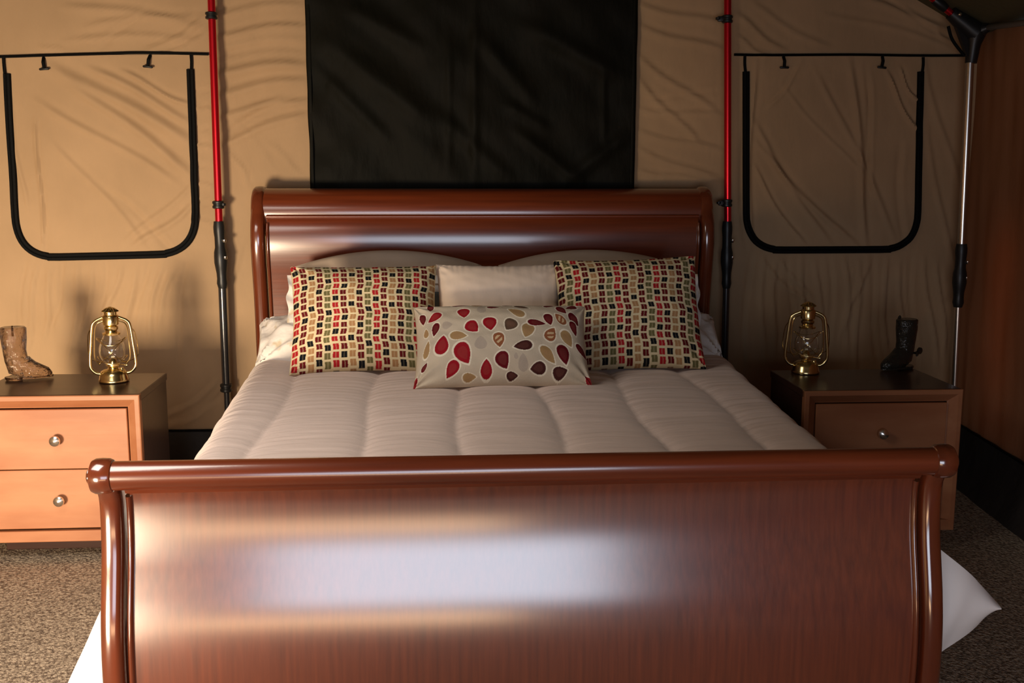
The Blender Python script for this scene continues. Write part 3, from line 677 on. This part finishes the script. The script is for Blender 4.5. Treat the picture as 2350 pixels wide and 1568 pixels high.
# ------------------------------------------------------------ nightstands
def copy_thing(root, loc, rz=0, label=None):
    r = root.copy(); COL.objects.link(r); r.location = loc; r.rotation_euler = (0, 0, rz)
    if label: r['label'] = label
    for ch in [c for c in bpy.data.objects if c.parent == root]:
        c = ch.copy(); COL.objects.link(c); c.parent = r
        for g in [q for q in bpy.data.objects if q.parent == ch]:
            d_ = g.copy(); COL.objects.link(d_); d_.parent = c
    return r
NW, ND, NH = .63, .43, .648
ns = thing('nightstand', (-1.345-NW/2, 1.558, .012), 'sunlit reddish wood nightstand with two drawers, left of the bed', 'nightstand', 'two-drawer nightstands')
h = NW/2; zb = .078
mk('carcass', *join(box(-h+.004, -h+.026, .02, ND, zb, NH-.03, .002), box(h-.026, h-.004, .02, ND, zb, NH-.03, .002), box(-h+.02, h-.02, ND-.015, ND-.003, zb, NH-.03, .001), box(-h+.02, h-.02, .03, ND-.01, zb, zb+.02, .001)), wood_top, ns, False)
mk('top', *box(-h, h, .012, ND+.004, NH-.03, NH, .004), wood_top, ns, False)
# picture-frame front: outer lip and a bevel falling inwards, mitred
def frame(x0, x1, z0, z1, prof):
    """prof: (inset, y); runs up the left side, across the top and down the right"""
    V, m = [], len(prof)
    for k in range(4):
        for ins, y in prof:
            xx = (x0+ins) if k < 2 else (x1-ins); zz = z0 if k in (0, 3) else z1-ins
            V.append((xx, y, zz))
    Fc = [(k*m+i, k*m+i+1, (k+1)*m+i+1, (k+1)*m+i) for k in range(3) for i in range(m-1)]
    Fc += [tuple(range(m)), tuple(3*m+i for i in range(m))[::-1]]
    return np.array(V), Fc
mk('front_frame', *frame(-h, h, zb, NH-.001, [(0, .03), (0, .002), (.003, 0), (.018, 0), (.021, .003), (.046, .024), (.050, .026), (.050, .035)]), wood_stand, ns, False)
mk('bottom_rail', *box(-h+.002, h-.002, .003, .03, zb-.002, zb+.042, .003), wood_stand, ns, False)
mk('plinth', *box(-h+.05, h-.05, .14, ND-.03, 0, zb, .002), wood_top, ns, False)  # dark wood on the plinth stands in for the shade under the stand
dz0, dz1, gap = zb+.044, NH-.053, .003
dm = (dz0+dz1)/2
for a_, b_ in ((dz0+gap, dm-gap/2), (dm+gap/2, dz1-gap)):
    dr = mk('drawer', *box(-h+.053, h-.053, .016, .36, a_, b_, .003), wood_stand, ns, False)
    zc = (a_+b_)/2
    mk('knob', *lathe([(.0, .018), (.007, .016), (.007, .006), (.012, .000), (.019, -.006), (.021, -.012), (.019, -.018), (.011, -.023), (0, -.025)], 24, (0, 0, zc), cap=False, axis='y'), chrome_m, dr)
ns2 = copy_thing(ns, (1.187+NW/2, 1.463, .012), 0, 'shadowed dark nightstand right of the bed, beside the corner pole')

# ------------------------------------------------------------ hurricane lanterns
def wire(pts, r=.0016, n=24, seg=8): return tube(smooth_path(pts, n), r, seg)
lan = thing('hurricane_lantern', (*at(262, 876, 2, .66)[:2], .66), 'brass hurricane lantern on the left nightstand', 'lantern', 'brass hurricane lanterns', RD(12))
mk('fuel_tank', *lathe([(0, 0), (.054, 0), (.058, .003), (.059, .008), (.056, .014), (.053, .030), (.047, .044), (.034, .052), (.020, .054), (.018, .058), (0, .058)], 40, cap=False), brass_m, lan)
fc = mk('filler_cap', *lathe([(0, .050), (.009, .044), (.009, .058), (.006, .062), (0, .062)], 16, (.033, -.012, -.004), cap=False), brass_m, lan)
mk('burner', *join(lathe([(0, .056), (.016, .056), (.022, .062), (.027, .066), (.027, .072), (.018, .076), (.012, .092), (.004, .098), (0, .098)], 28, cap=False), tube([(.02, -.002, .07), (.05, -.02, .068)], .0018, 8), lathe([(0, -.002), (.007, -.002), (.007, .002), (0, .002)], 14, (.052, -.021, .068), cap=False, axis='x')), brass_m, lan)
mk('wick', *box(-.006, .006, -.0015, .0015, .095, .104, .0004), wick_m, lan, False)
mk('globe', *lathe([(.028, .074), (.038, .084), (.048, .104), (.0505, .124), (.048, .145), (.040, .168), (.031, .186), (.029, .192), (.0275, .192), (.0295, .185), (.0385, .168), (.0465, .145), (.049, .124), (.0465, .104), (.0365, .084), (.0265, .074), (.028, .074)], 40, cap=False), glass_m, lan)
ch = mk('chimney', *lathe([(0, .190), (.033, .190), (.034, .197), (.024, .201), (.022, .206), (.027, .213), (.027, .222), (.021, .226), (.030, .231), (.031, .262), (.028, .268), (.024, .270), (.024, .284), (0, .284)], 36, cap=False), brass_m, lan)
P, Fc = lathe([(.006, .300), (.016, .296), (.028, .286), (.030, .283), (.027, .281), (.016, .284), (.0, .284)], 48, cap=False)
ang = np.arctan2(P[:, 1], P[:, 0]); rr = np.hypot(P[:, 0], P[:, 1]); k_ = 1+.10*np.cos(ang*12)*(rr > .012)
P[:, 0] *= k_; P[:, 1] *= k_
mk('crown', P, Fc, brass_m, ch)
for s in (-1, 1):
    mk('air_tube', *wire([(s*.036, 0, .034), (s*.062, 0, .036), (s*.082, 0, .056), (s*.085, 0, .085), (s*.079, 0, .150), (s*.071, 0, .222), (s*.060, 0, .243), (s*.040, 0, .254), (s*.020, 0, .262)], .0062, 48, 12), brass_m, lan)
    mk('guide_rod', *wire([(s*.050, -.004, .070), (s*.066, -.004, .10), (s*.064, -.004, .17), (s*.056, -.004, .228), (s*.026, 0, .246)], .0028, 24, 8), brass_m, lan)
gw = [wire([(.056*cos(t), .056*sin(t)+.0, z+.012*cos(2*t)) for t in np.linspace(0, 2*pi, 20)], .0014, 40, 6) for z in (.092, .165)]
gw += [wire([(s*.05, -.010, .075), (0, -.056, .125), (-s*.05, -.010, .178)], .0014, 20, 6) for s in (-1, 1)]
mk('globe_guard', *join(*gw), brass_m, lan)
mk('handle', *join(wire([(-.076, .0, .215), (-.088, .015, .19), (-.094, .035, .13), (-.088, .05, .09), (-.05, .075, .068), (0, .086, .060), (.05, .075, .068), (.088, .05, .09), (.094, .035, .13), (.088, .015, .19), (.076, 0, .215)], .0018, 60, 8)), brass_m, lan)
lan2 = copy_thing(lan, (*at(1848, 856, 2, .66)[:2], .66), RD(-14), 'brass hurricane lantern on the right nightstand, beside the glass boot')

# ------------------------------------------------------------ glass boots
def boot_mesh(L=1.):
    """one skin lofted from the shaft's rim, over the ankle and out to the toe"""
    cen = [(0, .215), (0, .210), (0, .17), (0, .12), (.004, .085), (.014, .060), (.040, .044), (.070, .033), (.098, .026), (.122, .022), (.134, .020)]
    rx = [.044, .050, .049, .044, .044, .052, .046, .037, .030, .021, .004]          # half size along the ring's in-plane direction
    ry = [.036, .041, .041, .036, .034, .035, .037, .038, .034, .022, .004]
    tilt = [0, 0, 0, 0, 12, 38, 66, 82, 88, 90, 90]
    n = 28; V = []
    for (x, z), a, b, t in zip(cen, rx, ry, tilt):
        t = RD(t)
        for k in range(n):
            q = 2*pi*k/n; u, w_ = a*cos(q), b*sin(q)
            zz = z-u*sin(t)*-1
            V.append((x+u*cos(t), w_, max(.010, z+(-u)*sin(t)*-1)))
    m = len(cen)
    Fc = [(i*n+k, i*n+(k+1) % n, (i+1)*n+(k+1) % n, (i+1)*n+k) for i in range(m-1) for k in range(n)]
    Fc += [tuple(range(n))[::-1], tuple((m-1)*n+k for k in range(n))]
    return np.array(V), Fc
def boot(loc, rz, m, label, spur=False):
    r = thing('glass_boot', loc, label, 'figurine', None, rz)
    mk('boot_body', *boot_mesh(), m, r)
    # welt sole and heel
    t = np.linspace(0, 2*pi, 32, endpoint=False); ox = np.where(np.cos(t) > 0, .045+.093*np.cos(t), .045+.088*np.cos(t)); oy = .036*np.sin(t)*(1-.15*np.cos(t))
    V = np.vstack([np.stack([ox, oy, np.full(32, .006)], 1), np.stack([ox, oy, np.full(32, .014)], 1)]); Fc = [(k, (k+1) % 32, 32+(k+1) % 32, 32+k) for k in range(32)]+[tuple(range(32))[::-1], tuple(range(32, 64))]
    mk('sole', V, Fc, m, r, False)
    mk('heel', *lathe([(0, 0), (.030, 0), (.034, .012), (0, .012)], 24, (-.008, 0, 0), cap=False), m, r)
    mk('pull_strap', *tube(smooth_path([(0, -.043, .185), (0, -.048, .205), (0, -.040, .222), (0, -.034, .205)], 12), .004, 8), m, r)
    if spur: mk('spur', *join(tube(smooth_path([(-.030, .036, .060), (-.055, .02, .062), (-.062, 0, .062), (-.055, -.02, .062), (-.030, -.036, .060)], 20), .005, 8), tube([(-.060, 0, .062), (-.085, 0, .068)], .005, 8), lathe([(0, -.004), (.015, -.003), (.015, .003), (0, .004)], 12, (-.090, 0, .070), cap=False, axis='y')), m, r)
    return r
boot((*at(38, 872, 2, .66)[:2], .66), RD(18), bootglass_m, 'clear glass cowboy boot at the left end of the left nightstand')
boot((*at(2075, 846, 2, .66)[:2], .66), RD(205), shadeglass_m, 'glass cowboy boot with spur on the right nightstand, shade tinted into its glass', True)
